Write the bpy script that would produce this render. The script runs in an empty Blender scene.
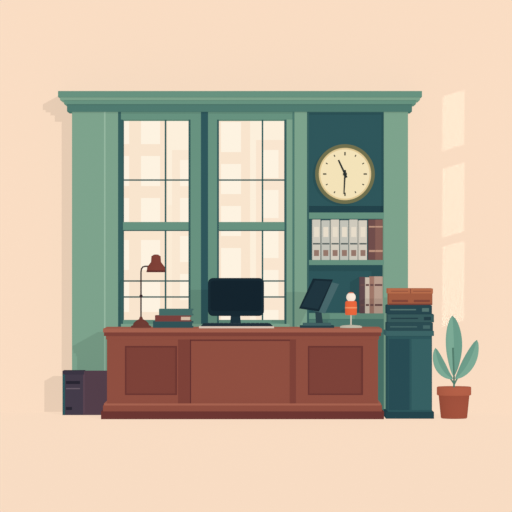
import bpy, bmesh, math
from mathutils import Vector, Matrix
S=0.0088; D=26.0; HC=(419-256)*S
sc=bpy.context.scene
sc.view_settings.view_transform='Standard'
sc.view_settings.look='None'
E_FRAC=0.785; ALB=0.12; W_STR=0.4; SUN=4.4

def lin(c):
    c/=255.0
    return c/12.92 if c<=0.04045 else ((c+0.055)/1.055)**2.4
MATS={}
def mat(rgb,e=E_FRAC,base=1.0):
    key=(rgb,e,base)
    if key in MATS: return MATS[key]
    m=bpy.data.materials.new("glow_paint_%d_%d_%d"%rgb); m.use_nodes=True
    nt=m.node_tree; b=nt.nodes['Principled BSDF']
    col=(lin(rgb[0]),lin(rgb[1]),lin(rgb[2]),1)
    n=nt.nodes.new('ShaderNodeRGB'); n.outputs[0].default_value=col
    b.inputs['Roughness'].default_value=1
    b.inputs['Specular IOR Level'].default_value=0
    b.inputs['Emission Strength'].default_value=e  # every surface glows in its own colour, replacing most of the room light
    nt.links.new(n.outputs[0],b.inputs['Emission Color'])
    b.inputs['Base Color'].default_value=tuple(q*ALB*base for q in col[:3])+(1,)
    MATS[key]=m; return m
def k(y): return (D+y)/D
def X(px,y): return (px-256)*S*k(y)
def Z(py,y): return HC+(256-py)*S*k(y)
ZD=HC+(256-328.5)*S   # desk top height

class B:
    def __init__(s,name):
        s.name=name; s.bm=bmesh.new(); s.mats=[]
    def mi(s,rgb,**kw):
        m=rgb if isinstance(rgb,bpy.types.Material) else mat(rgb,**kw)
        if m not in s.mats: s.mats.append(m)
        return s.mats.index(m)
    def wbox(s,x0,x1,y0,y1,z0,z1,c,bev=0,rot=None,**kw):
        i=s.mi(c,**kw)
        vs=[s.bm.verts.new(p) for p in [(x0,y0,z0),(x1,y0,z0),(x1,y1,z0),(x0,y1,z0),(x0,y0,z1),(x1,y0,z1),(x1,y1,z1),(x0,y1,z1)]]
        fs=[s.bm.faces.new([vs[j] for j in f]) for f in [(0,3,2,1),(4,5,6,7),(0,1,5,4),(1,2,6,5),(2,3,7,6),(3,0,4,7)]]
        for f in fs: f.material_index=i
        if bev:
            es=list({e for f in fs for e in f.edges})
            r=bmesh.ops.bevel(s.bm,geom=es,offset=bev,segments=2,affect='EDGES',profile=0.5)
            for f in r['faces']: f.material_index=i
        return s
    def box(s,x0,x1,t,b,y0,y1,c,zb=None,bev=0,**kw):
        z0=Z(b,y0) if zb is None else zb
        return s.wbox(X(x0,y0),X(x1,y0),y0,y1,z0,Z(t,y0),c,bev,**kw)
    def prism(s,pts,y0,y1,c,**kw):
        i=s.mi(c,**kw)
        w=[(X(p[0],y0),Z(p[1],y0)) for p in pts]
        a=[s.bm.verts.new((x,y0,z)) for x,z in w]; b=[s.bm.verts.new((x,y1,z)) for x,z in w]
        fs=[s.bm.faces.new(a),s.bm.faces.new(b[::-1])]
        n=len(a)
        for j in range(n): fs.append(s.bm.faces.new([a[(j+1)%n],a[j],b[j],b[(j+1)%n]]))
        for f in fs: f.material_index=i
        return s
    def rrect(s,x0,x1,t,b,r,y0,y1,c):
        pts=[]
        for cx,cy,a0 in [(x1-r,t+r,-90),(x1-r,b-r,0),(x0+r,b-r,90),(x0+r,t+r,180)]:
            for q in range(7):
                a=math.radians(a0+q*15); pts.append((cx+r*math.cos(a),cy+r*math.sin(a)))
        return s.prism(pts,y0,y1,c)
    def lathe(s,cx,y,prof,c,seg=40,zoff=0,sc_y=1):
        i=s.mi(c); rings=[]
        for r,py in prof:
            rings.append([s.bm.verts.new((X(cx,y)+r*S*k(y)*math.cos(2*math.pi*j/seg), y+sc_y*r*S*math.sin(2*math.pi*j/seg), Z(py,y)+zoff)) for j in range(seg)])
        for a,b in zip(rings,rings[1:]):
            for j in range(seg):
                f=s.bm.faces.new([a[j],a[(j+1)%seg],b[(j+1)%seg],b[j]]); f.material_index=i; f.smooth=True
        for r in (rings[0],rings[-1]):
            f=s.bm.faces.new(r); f.material_index=i
        return s
    def disc(s,cx,cy,r,y0,y1,c,seg=64):
        pts=[(cx+r*math.cos(2*math.pi*j/seg),cy+r*math.sin(2*math.pi*j/seg)) for j in range(seg)]
        return s.prism(pts,y0,y1,c)
    def ring(s,cx,cy,r0,r1,y0,y1,c,seg=72):
        i=s.mi(c); v=[]
        for j in range(seg):
            a=2*math.pi*j/seg
            v.append([s.bm.verts.new((X(cx+r*math.cos(a),y0),y,Z(cy+r*math.sin(a),y0))) for r,y in [(r0,y0),(r1,y0),(r1,y1),(r0,y1)]])
        for j in range(seg):
            a,b=v[j],v[(j+1)%seg]
            for q in range(4):
                f=s.bm.faces.new([a[q],a[(q+1)%4],b[(q+1)%4],b[q]]); f.material_index=i
        return s
    def tube(s,pts,r,c,seg=12,taper=None):
        i=s.mi(c); P=[Vector((X(p[0],p[2]),p[2],Z(p[1],p[2]))) for p in pts]; rings=[]
        for j,p in enumerate(P):
            t=(P[min(j+1,len(P)-1)]-P[max(j-1,0)]).normalized()
            u=t.cross(Vector((0,1,0)))
            if u.length<1e-3: u=Vector((1,0,0))
            u.normalize(); v=t.cross(u)
            rr=r*S*(1 if taper is None else 1+(taper-1)*j/(len(P)-1))
            rings.append([s.bm.verts.new(p+rr*(u*math.cos(2*math.pi*q/seg)+v*math.sin(2*math.pi*q/seg))) for q in range(seg)])
        for a,b in zip(rings,rings[1:]):
            for q in range(seg):
                f=s.bm.faces.new([a[q],a[(q+1)%seg],b[(q+1)%seg],b[q]]); f.material_index=i; f.smooth=True
        for rg in (rings[0],rings[-1]):
            f=s.bm.faces.new(rg); f.material_index=i
        return s
    def leaf(s,p0,p1,p2,w,y,ybend,c,c2,n=22):
        iA=s.mi(c); iB=s.mi(c2)
        rows=[]
        for j in range(n+1):
            t=j/n
            ax=[(1-t)**2*a+2*t*(1-t)*b+t*t*d for a,b,d in zip(p0,p1,p2)]
            tg=[2*(1-t)*(b-a)+2*t*(d-b) for a,b,d in zip(p0,p1,p2)]
            L=math.hypot(*tg); nx,ny=-tg[1]/L,tg[0]/L
            hw=w*max(0.02,max(0,math.sin(math.pi*t**1.15))**0.62)
            yy=y+ybend*t*t
            row=[]
            for q in (-1,-.5,0,.5,1):
                px=ax[0]+nx*hw*q; py=ax[1]+ny*hw*q
                row.append(Vector((X(px,y),yy-0.012*abs(q),Z(py,y))))
            rows.append(row)
        off=Vector((0,0.004,0))
        fr=[[s.bm.verts.new(p) for p in r] for r in rows]; bk=[[s.bm.verts.new(p+off) for p in r] for r in rows]
        for j in range(n):
            for q in range(4):
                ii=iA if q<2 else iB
                f=s.bm.faces.new([fr[j][q],fr[j][q+1],fr[j+1][q+1],fr[j+1][q]]); f.material_index=ii; f.smooth=True
                f=s.bm.faces.new([bk[j][q],bk[j+1][q],bk[j+1][q+1],bk[j][q+1]]); f.material_index=ii; f.smooth=True
            for q in (0,4):
                f=s.bm.faces.new([fr[j][q],fr[j+1][q],bk[j+1][q],bk[j][q]]); f.material_index=iA
        return s
    def done(s):
        bmesh.ops.recalc_face_normals(s.bm,faces=s.bm.faces)
        me=bpy.data.meshes.new(s.name); s.bm.to_mesh(me); s.bm.free()
        for m in s.mats: me.materials.append(m)
        o=bpy.data.objects.new(s.name,me); sc.collection.objects.link(o)
        return o

# palette
BG=(249,221,196)
G1=(125,163,141); G2=(103,146,128); G3=(79,122,112); G4=(56,96,95)
T=(47,87,92); T2=(36,68,76); NAVY=(24,42,52)
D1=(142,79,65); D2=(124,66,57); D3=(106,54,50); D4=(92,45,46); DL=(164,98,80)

YWALL=1.20; YW=YWALL-.002
YC=.88   # cabinet front
YK=.72   # cornice front
# ---- room
w=B('wall_back')
ox0,ox1=X(119,YW),X(292,YW); oz0,oz1=Z(330,YW),Z(114,YW)
WX=9; WT=5.2
for a in [(-WX,ox0,0,WT),(ox1,WX,0,WT),(ox0,ox1,0,oz0),(ox0,ox1,oz1,WT)]:
    w.wbox(a[0],a[1],YWALL,YWALL+0.12,a[2],a[3],BG)
w.done()
f=B('floor'); f.wbox(-WX,WX,-D-1,YWALL+0.12,-0.1,0,mat(BG,e=0.91)); f.done()  # floor glows more than the wall to make up for grazing sun

# ---- outside
o=B('city_buildings')
SKY=(253,240,220); BL=(249,229,206); BW=(254,243,225)
YB=4.5
def em(c): return mat(c,1.0,0)  # emission only: outdoor daylight is put into the colour, no lamp reaches it
o.wbox(-6,6,YB+1,YB+1.1,-1,6,em(SKY))
def bld(x0,x1,t,cols,rows,ww,wh,y,c=BL,cw=BW):
    o.box(x0,x1,t,345,y,y+0.5,em(c))
    gx=(x1-x0)/cols
    for i in range(cols):
        for j in range(rows):
            cx=x0+gx*(i+.5); ty=t+10+j*(wh+12)
            o.box(cx-ww/2,cx+ww/2,ty,ty+wh,y-0.03,y,em(cw))
bld(104,166,104,2,5,19,30,YB)
bld(172,206,150,1,5,18,26,YB,(250,232,210))
bld(212,250,112,1,5,20,30,YB)
bld(256,312,140,2,5,17,28,YB,(250,230,208))
bld(150,215,205,3,4,11,20,YB+.55,(252,236,214))
o.done()

# ---- wall unit
c=B('trim_1')  # cornice
c.box(58,422,91,97,YK,YW,G2,bev=.003)
c.box(60,420,97,100,YK+.03,YW,G1)
c.box(64,416,100,104,YK+.06,YW,G2)
c.box(67,412,104,111.5,YK+.10,YW,G3)
c.done()
p=B('trim_2')  # left pilaster
p.box(72,104,111.5,418,YC,YW,G1,zb=0)
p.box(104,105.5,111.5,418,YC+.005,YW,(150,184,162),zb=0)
p.box(105.5,118,111.5,418,YC+.01,YW,G1,zb=0)
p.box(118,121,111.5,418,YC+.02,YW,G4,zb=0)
p.done()
h=B('trim_3')  # head above and apron under the windows
h.box(121,293,111.5,119.5,YC+.02,YW,G2)
h.box(121,293,324,418,YC+.02,YW,G1,zb=0)
h.done()
glass=bpy.data.materials.new('clear_glass'); glass.use_nodes=True
nt=glass.node_tree; nt.nodes.clear(); ot=nt.nodes.new('ShaderNodeOutputMaterial'); tr=nt.nodes.new('ShaderNodeBsdfTransparent')
tr.inputs[0].default_value=(1,1,1,1); nt.links.new(tr.outputs[0],ot.inputs[0])
def window(name,x0,x1,mull,hs):
    a=B(name); y=YC+.05
    a.box(x0,x0+1.6,119.5,324,y-.01,YW,G4)
    a.box(x1-2,x1,119.5,324,y-.01,YW,G4)
    a.box(x0+2,x1-2,222,230,y-.01,y+.06,G2)
    a.box(x0+2,x1-2,230,231,y,y+.05,G4)
    for hh in hs: a.box(x0+2,x1-2,hh-.7,hh+.7,y+.02,y+.05,G4)
    a.box(mull-.8,mull+.8,119.5,324,y+.02,y+.05,G4)
    a.box(x0+2,x1-2,320,324,y,y+.06,G2)
    a.box(x0+2,x1-2,119.5,324,y+.052,y+.056,glass)
    return a.done()
window('window_1',121,190.5,165.5,(180,281,297))
window('window_2',217,286.5,262.5,(180,281,297))
m=B('trim_4') # centre post
m.box(190.5,201,119.5,324,YC+.02,YW,G2)
m.box(201,208,111.6,324,YC+.012,YW,T)
m.box(208,217,119.5,324,YC+.02,YW,G2)
m.done()
b=B('bookcase')
b.box(286.6,292.5,119.5,324,YC+.02,YW,G1)
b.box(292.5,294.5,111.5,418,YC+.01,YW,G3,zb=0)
b.box(294.5,307,111.5,418,YC,YW,G1,zb=0)
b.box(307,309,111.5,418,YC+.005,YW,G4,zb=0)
b.box(309,384,111.5,418,YW-.03,YW,T,zb=0)
b.box(309,384,111.5,206,YC+.06,YW-.03,T)           # clock panel
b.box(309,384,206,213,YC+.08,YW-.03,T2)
b.box(309,384,212.5,218.5,YC,YW-.03,G2)
b.box(309,384,260,265,YC,YW-.03,G2)
b.box(309,384,313.5,319,YC,YW-.03,G2)
b.box(309,384,319,418,YC+.04,YW-.03,G3,zb=0)
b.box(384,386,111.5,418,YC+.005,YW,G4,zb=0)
b.box(384,408,111.5,418,YC,YW,G1,zb=0)
b.done()

# ---- clock
q=B('wall_clock'); yc=YC+.058
cx,cy=345,174
q.disc(cx,cy,29.5,yc-.045,yc,(70,84,74))
q.ring(cx,cy,26.2,29.8,yc-.06,yc-.03,(112,112,78))
q.disc(cx,cy,26.2,yc-.05,yc-.044,(243,227,186))
q.ring(cx,cy,24.6,26.2,yc-.054,yc-.05,(226,203,152))
for i in range(12):
    a=math.radians(i*30); l=3.4 if i%3==0 else 2.0; wd=.7 if i%3==0 else .55
    ux,uy=math.cos(a),math.sin(a); r1=22; r0=r1-l
    q.prism([(cx+ux*r0-uy*wd,cy+uy*r0+ux*wd),(cx+ux*r1-uy*wd,cy+uy*r1+ux*wd),(cx+ux*r1+uy*wd,cy+uy*r1-ux*wd),(cx+ux*r0+uy*wd,cy+uy*r0-ux*wd)],yc-.054,yc-.05,(70,70,60))
def hand(tx,ty,w0,w1,y,bk=4):
    dx,dy=tx-cx,ty-cy; L=math.hypot(dx,dy); dx/=L;dy/=L
    sx,sy=cx-dx*bk,cy-dy*bk
    q.prism([(sx-dy*w0,sy+dx*w0),(tx-dy*w1,ty+dx*w1),(tx+dy*w1,ty-dx*w1),(sx+dy*w0,sy-dx*w0)],y-.004,y,(40,48,48))
hand(338.5,160,1.0,.8,yc-.056)
hand(344,194,.9,.6,yc-.061)
q.disc(cx,cy,2.0,yc-.07,yc-.054,(40,48,48),seg=24)
q.done()

# ---- binders top shelf
r=B('binder_row'); y=YC+.05; zb=Z(260,YC)
xs=312.5
cols=[(208,203,190),(196,196,186),(214,207,193),(196,196,186),(208,203,190),(214,207,193)]
wd=9.3
for i in range(6):
    x=xs+i*wd
    t=219.5+(i%2)*.8
    r.box(x,x+wd-1.3,t,260,y,y+.22,cols[i],zb=zb,bev=.003)
    r.box(x+1.5,x+wd-2.8,227,237,y-.003,y,(232,222,204))
    r.box(x+.4,x+wd-1.7,243,244.5,y-.003,y,(90,100,98))
    r.box(x+1.5,x+wd-2.8,250,256,y-.003,y,(150,120,108))
for x,ww,cc in [(369,6,(112,78,76)),(375.3,7.5,(134,94,86))]:
    r.box(x,x+ww,219.5,260,y,y+.22,cc,zb=zb,bev=.003)
    r.box(x,x+ww,226,227.5,y-.003,y,(190,150,128))
    r.box(x,x+ww,250,252,y-.003,y,(190,150,128))
r.done()
r=B('book_row'); zb=Z(313.5,YC)
for x,ww,cc,t in [(360,5,(98,74,78),277),(365.3,4.2,(206,190,174),277.5),(369.8,4.2,(160,120,106),276.5),(374.3,8.5,(188,160,144),276.5)]:
    r.box(x,x+ww,t,313,y,y+.22,cc,zb=zb,bev=.003)
    r.box(x+.5,x+ww-.5,284,286,y-.003,y,(110,80,78))
    r.box(x+.5,x+ww-.5,304,306,y-.003,y,(110,80,78))
r.done()

# ---- desk
d=B('office_desk'); yb=.60
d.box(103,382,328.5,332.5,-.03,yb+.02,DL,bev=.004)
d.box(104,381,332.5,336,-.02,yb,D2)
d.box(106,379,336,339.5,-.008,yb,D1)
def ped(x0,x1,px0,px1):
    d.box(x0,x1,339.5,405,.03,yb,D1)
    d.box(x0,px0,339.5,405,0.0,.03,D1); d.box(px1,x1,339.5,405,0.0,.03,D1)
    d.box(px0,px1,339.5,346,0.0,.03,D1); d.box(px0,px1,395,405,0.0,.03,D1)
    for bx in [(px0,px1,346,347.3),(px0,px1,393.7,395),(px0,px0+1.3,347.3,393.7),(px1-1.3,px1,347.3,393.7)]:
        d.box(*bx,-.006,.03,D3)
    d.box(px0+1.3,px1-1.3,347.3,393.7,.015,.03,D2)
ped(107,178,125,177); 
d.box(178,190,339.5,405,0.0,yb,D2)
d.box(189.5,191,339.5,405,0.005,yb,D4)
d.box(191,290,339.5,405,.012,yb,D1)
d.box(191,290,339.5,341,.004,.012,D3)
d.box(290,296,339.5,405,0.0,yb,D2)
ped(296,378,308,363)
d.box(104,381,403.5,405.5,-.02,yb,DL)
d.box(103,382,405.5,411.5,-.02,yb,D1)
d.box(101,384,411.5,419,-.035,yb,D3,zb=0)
d.done()

# ---- monitor
m=B('computer_monitor'); ym=.3
m.rrect(208,264,278,316,5,ym,ym+.04,NAVY)
m.rrect(210.5,261.5,280.5,311,3.5,ym-.003,ym,(20,36,46))
m.rrect(216,256,284,310,4,ym+.04,ym+.07,NAVY)
m.prism([(231,312),(240,312),(241,326.2),(230,326.2)],ym+.04,ym+.06,(30,50,60))
m.wbox(X(222,ym),X(249,ym),ym-.05,ym+.13,ZD,ZD+.012,(30,50,60),bev=.004)
m.done()
kb=B('keyboard'); yk=.06
kb.prism([(200,327.2),(203,323.6),(270,323.6),(274,327.2)],yk,yk+.14,(34,48,58))
kb.box(199,274,326.3,328.2,yk-.01,yk+.15,(218,198,182),zb=ZD)
for i in range(14):
    for j in range(3):
        xx=X(206+i*4.5,yk); 
        kb.wbox(xx,xx+.032,yk+.015+j*.04,yk+.045+j*.04,Z(323.6,yk)-.002,Z(323.6,yk)+.004,(48,64,74))
kb.done()

# ---- lamp
l=B('desk_lamp'); yl=.3; BR=(112,62,54); BK=(58,44,46)
zo=ZD-Z(329,yl)
l.lathe(141,yl,[(10,329),(10,327.3),(8,326.5),(7.5,324.5),(5,322),(2,320.5),(1.2,318)],BR,zoff=zo)
l.tube([(141,320,yl),(141,272,yl),(141.4,269,yl),(142.8,267,yl),(145,266.3,yl),(152,266.3,yl)],.75,BK)
l.disc(141,296,1.6,yl-.012,yl+.012,BK,seg=20)
l.lathe(156,yl,[(1.8,254.5),(4.6,256.2),(5,262),(6.5,264),(8.8,267),(9.3,272),(8.4,272),(8,268)],(128,66,56))
l.lathe(156,yl,[(9.35,270.4),(9.5,271.2),(9.5,272.2),(8.6,272.2)],(96,48,46))
l.done()

# ---- book stack
s=B('book_stack'); ys=.22
z=ZD
for x0,x1,hh,cc,pc in [(153,193,6.5,(50,84,88),(206,196,180)),(155,191,6,(122,66,62),(214,190,168)),(159,193,6.5,(70,108,104),(206,196,180))]:
    H=hh*S
    s.wbox(X(x0,ys),X(x1,ys),ys,ys+.2,z,z+H*.22,cc)
    s.wbox(X(x0,ys),X(x1,ys),ys,ys+.2,z+H*.78,z+H,cc)
    s.wbox(X(x0,ys),X(x0+26,ys),ys,ys+.2,z+H*.22,z+H*.78,cc)
    s.wbox(X(x0+26,ys),X(x1-1.2,ys),ys+.003,ys+.196,z+H*.22,z+H*.78,pc if cc[0]>100 else cc)
    z+=H
s.done()

# ---- tilted screen on stand
t=B('tablet_stand'); yt=.25
t.prism([(313,278.5),(333,279.5),(319,311.5),(299,308.5)],yt,yt+.02,NAVY)
t.prism([(315,280.5),(331,281.5),(318,309),(301.5,306.5)],yt-.003,yt,(32,54,64))
t.prism([(326,281),(339,284),(325,313.5),(313,311)],yt+.022,yt+.035,(72,104,108))
t.prism([(315,308),(321,308),(323,324),(316,324)],yt+.035,yt+.05,(44,66,74))
t.wbox(X(300,yt),X(334,yt),yt-.06,yt+.16,ZD,ZD+.020,(40,66,74),bev=.003)
t.wbox(X(303,yt),X(331,yt),yt-.05,yt+.14,ZD+.020,ZD+.042,(66,98,100),bev=.003)
t.done()

# ---- figurine
g=B('desk_figurine'); yg=.25; zo=ZD-Z(328.5,yg)
g.lathe(351,yg,[(11,328.5),(11,327),(9,326.2),(2,325.6)],(196,190,172),zoff=zo)
g.tube([(351,327,yg),(351,313,yg)],.7,(214,204,184))
g.lathe(351,yg,[(5.2,315),(5.8,314),(5.9,307),(5.7,302.2),(4.6,301)],(232,104,62))
g.lathe(351,yg,[(5.95,308.4),(5.98,306.9)],(246,150,104))
g.lathe(351,yg,[(4.7*math.sin(math.radians(a))+.05,297.2-4.7*math.cos(math.radians(a))) for a in range(0,181,15)],(250,236,220))
g.lathe(351,yg,[(4.8*math.sin(math.radians(a))+.05,296.9-4.8*math.cos(math.radians(a))) for a in range(0,41,10)],(222,130,100))
g.done()

# ---- filing cabinet right
c=B('filing_cabinet'); y0=.05; y1=.55
ZF=Z(331,y0)
c.box(386,434,331,336,y0-.015,y1,(60,100,102),bev=.003)
c.box(388,432,336,412,y0+.015,y1,T)
c.box(389,409.5,339,410,y0+.008,y0+.015,(40,76,84))
c.box(411.5,431,339,410,y0+.008,y0+.015,(54,96,99))
c.box(386,434,412,419,y0-.01,y1,T2,zb=0)
c.done()
s=B('folder_stack'); z=ZF; ya=.1
for x0,x1,hh,cc,c2 in [(387,433,8.5,(44,76,82),(70,104,104)),(388,434,8.5,(56,90,92),(36,62,70)),(387,432,9,(40,70,78),(84,116,112))]:
    H=hh*S
    s.wbox(X(x0,ya),X(x1,ya),ya,ya+.34,z,z+H-.004,cc,bev=.003)
    s.wbox(X(x0+3,ya),X(x1-16,ya),ya-.003,ya,z+H*.4,z+H*.55,c2)
    s.wbox(X(x1-10,ya),X(x1-3,ya),ya-.003,ya,z+H*.25,z+H*.65,c2)
    s.wbox(X(x0+1,ya),X(x1-1,ya),ya+.01,ya+.33,z+H-.004,z+H,T2)
    z+=H
s.done()
s=B('storage_box'); 
zt=Z(288.5,ya)
s.wbox(X(389,ya),X(432.5,ya),ya+.01,ya+.32,z,zt-.04,(160,92,66))
s.wbox(X(388,ya),X(433,ya),ya,ya+.33,zt-.045,zt,(180,108,76),bev=.003)
s.wbox(X(410,ya),X(411,ya),ya-.002,ya,zt-.043,zt-.003,(140,78,60))
s.wbox(X(391,ya),X(408,ya),ya-.002,ya,zt-.028,zt-.020,(146,84,64))
s.wbox(X(413,ya),X(431,ya),ya-.002,ya,zt-.028,zt-.020,(146,84,64))
s.wbox(X(392,ya),X(408,ya),ya+.004,ya+.01,z+.025,z+.045,(128,70,58))
s.wbox(X(414,ya),X(430,ya),ya+.004,ya+.01,z+.025,z+.045,(128,70,58))
s.wbox(X(389,ya),X(432,ya),ya+.006,ya+.01,z,z+.012,(120,66,56))
s.done()

# ---- left box
c=B('computer_tower'); y0=.64; y1=.86
P1=(68,60,74); P2=(90,69,81); 
c.box(64,83,373,418,y0,y1,P1,zb=0)
c.box(83,107,371.5,418,y0+.005,y1,P2,zb=0)
c.box(62.5,84,371,374.5,y0-.006,y1,(60,54,68))
c.box(66,80,381,384,y0-.004,y0,(40,38,50)); c.box(66,80,388,389.2,y0-.004,y0,(104,92,104))
c.box(66,72,407,410,y0-.004,y0,(40,38,50))
c.box(62.5,65,374.5,418,y0-.008,y0+.1,T,zb=0)
c.done()

# ---- plant
pz=.12
pl=B('potted_plant')
pl.lathe(454,pz,[(12.5,420.5),(13.2,419.5),(15.4,397.5)],(160,82,62))
pl.lathe(454,pz,[(16.2,397.5),(17.2,396.8),(17.2,389.6),(16.6,389),(15,389),(14.8,391.5)],(178,96,72))
pl.lathe(454,pz,[(14.9,391.2),(14.5,390.6)],(76,48,44))
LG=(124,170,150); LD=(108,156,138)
pl.tube([(454,391,pz),(454,380,pz),(453.5,366,pz),(453,350,pz)],.9,(84,126,110))
pl.tube([(454,386,pz),(450,380,pz),(446,374,pz)],.8,(88,130,112))
pl.tube([(454,387,pz),(457,381,pz),(460,376,pz)],.8,(88,130,112))
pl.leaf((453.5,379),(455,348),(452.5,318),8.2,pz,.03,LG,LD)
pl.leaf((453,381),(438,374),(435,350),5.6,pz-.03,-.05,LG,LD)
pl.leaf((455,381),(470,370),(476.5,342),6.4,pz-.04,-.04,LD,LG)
o=pl.done()
bot=min((v.co.z for v in o.data.vertices)); o.location.z=-bot

# ---- lights
wd=bpy.data.worlds.new('World'); sc.world=wd; wd.use_nodes=True
wd.node_tree.nodes['Background'].inputs[0].default_value=(1,1,1,1)
wd.node_tree.nodes['Background'].inputs[1].default_value=W_STR
sl=bpy.data.lights.new('sun','SUN'); sl.energy=SUN; sl.angle=math.radians(.5)
so=bpy.data.objects.new('sun',sl); sc.collection.objects.link(so)
dv=Vector((-.36,1,-.2)).normalized()
so.rotation_euler=dv.to_track_quat('-Z','Y').to_euler(); so.location=(2,-3,4)
# window-light patches: narrow-beam lamps added out of view in place of a window
Dv=Vector((-.5,.72,-.48)).normalized()
for i,(t,b_) in enumerate([(92,149),(164,236),(242,325)]):
    u=Vector((23*S,0,7*S)); v=Vector((0,0,(b_-t)*S))
    up=u-Dv*u.dot(Dv); vp=v-Dv*v.dot(Dv)
    ctr=Vector((X(453.5,YW),YW,Z((t+b_)/2,YW)))
    zax=-Dv; xax=up.normalized(); yax=zax.cross(xax).normalized()
    L=bpy.data.lights.new('wall_beam','AREA'); L.shape='RECTANGLE'; L.size=up.length; L.size_y=vp.length
    L.spread=math.radians(1.0); L.energy=.5*(b_-t)/70; L.color=(.75,.95,1.0)
    ob=bpy.data.objects.new('wall_beam',L); sc.collection.objects.link(ob)
    M=Matrix((xax,yax,zax)).transposed().to_4x4(); M.translation=ctr-Dv*.9
    ob.matrix_world=M

cam=bpy.data.cameras.new('camera'); co=bpy.data.objects.new('camera',cam); sc.collection.objects.link(co)
cam.sensor_width=36; cam.lens=36/512*(D/S); co.location=(0,-D,HC); co.rotation_euler=(math.pi/2,0,0)
cam.clip_end=200
sc.camera=co
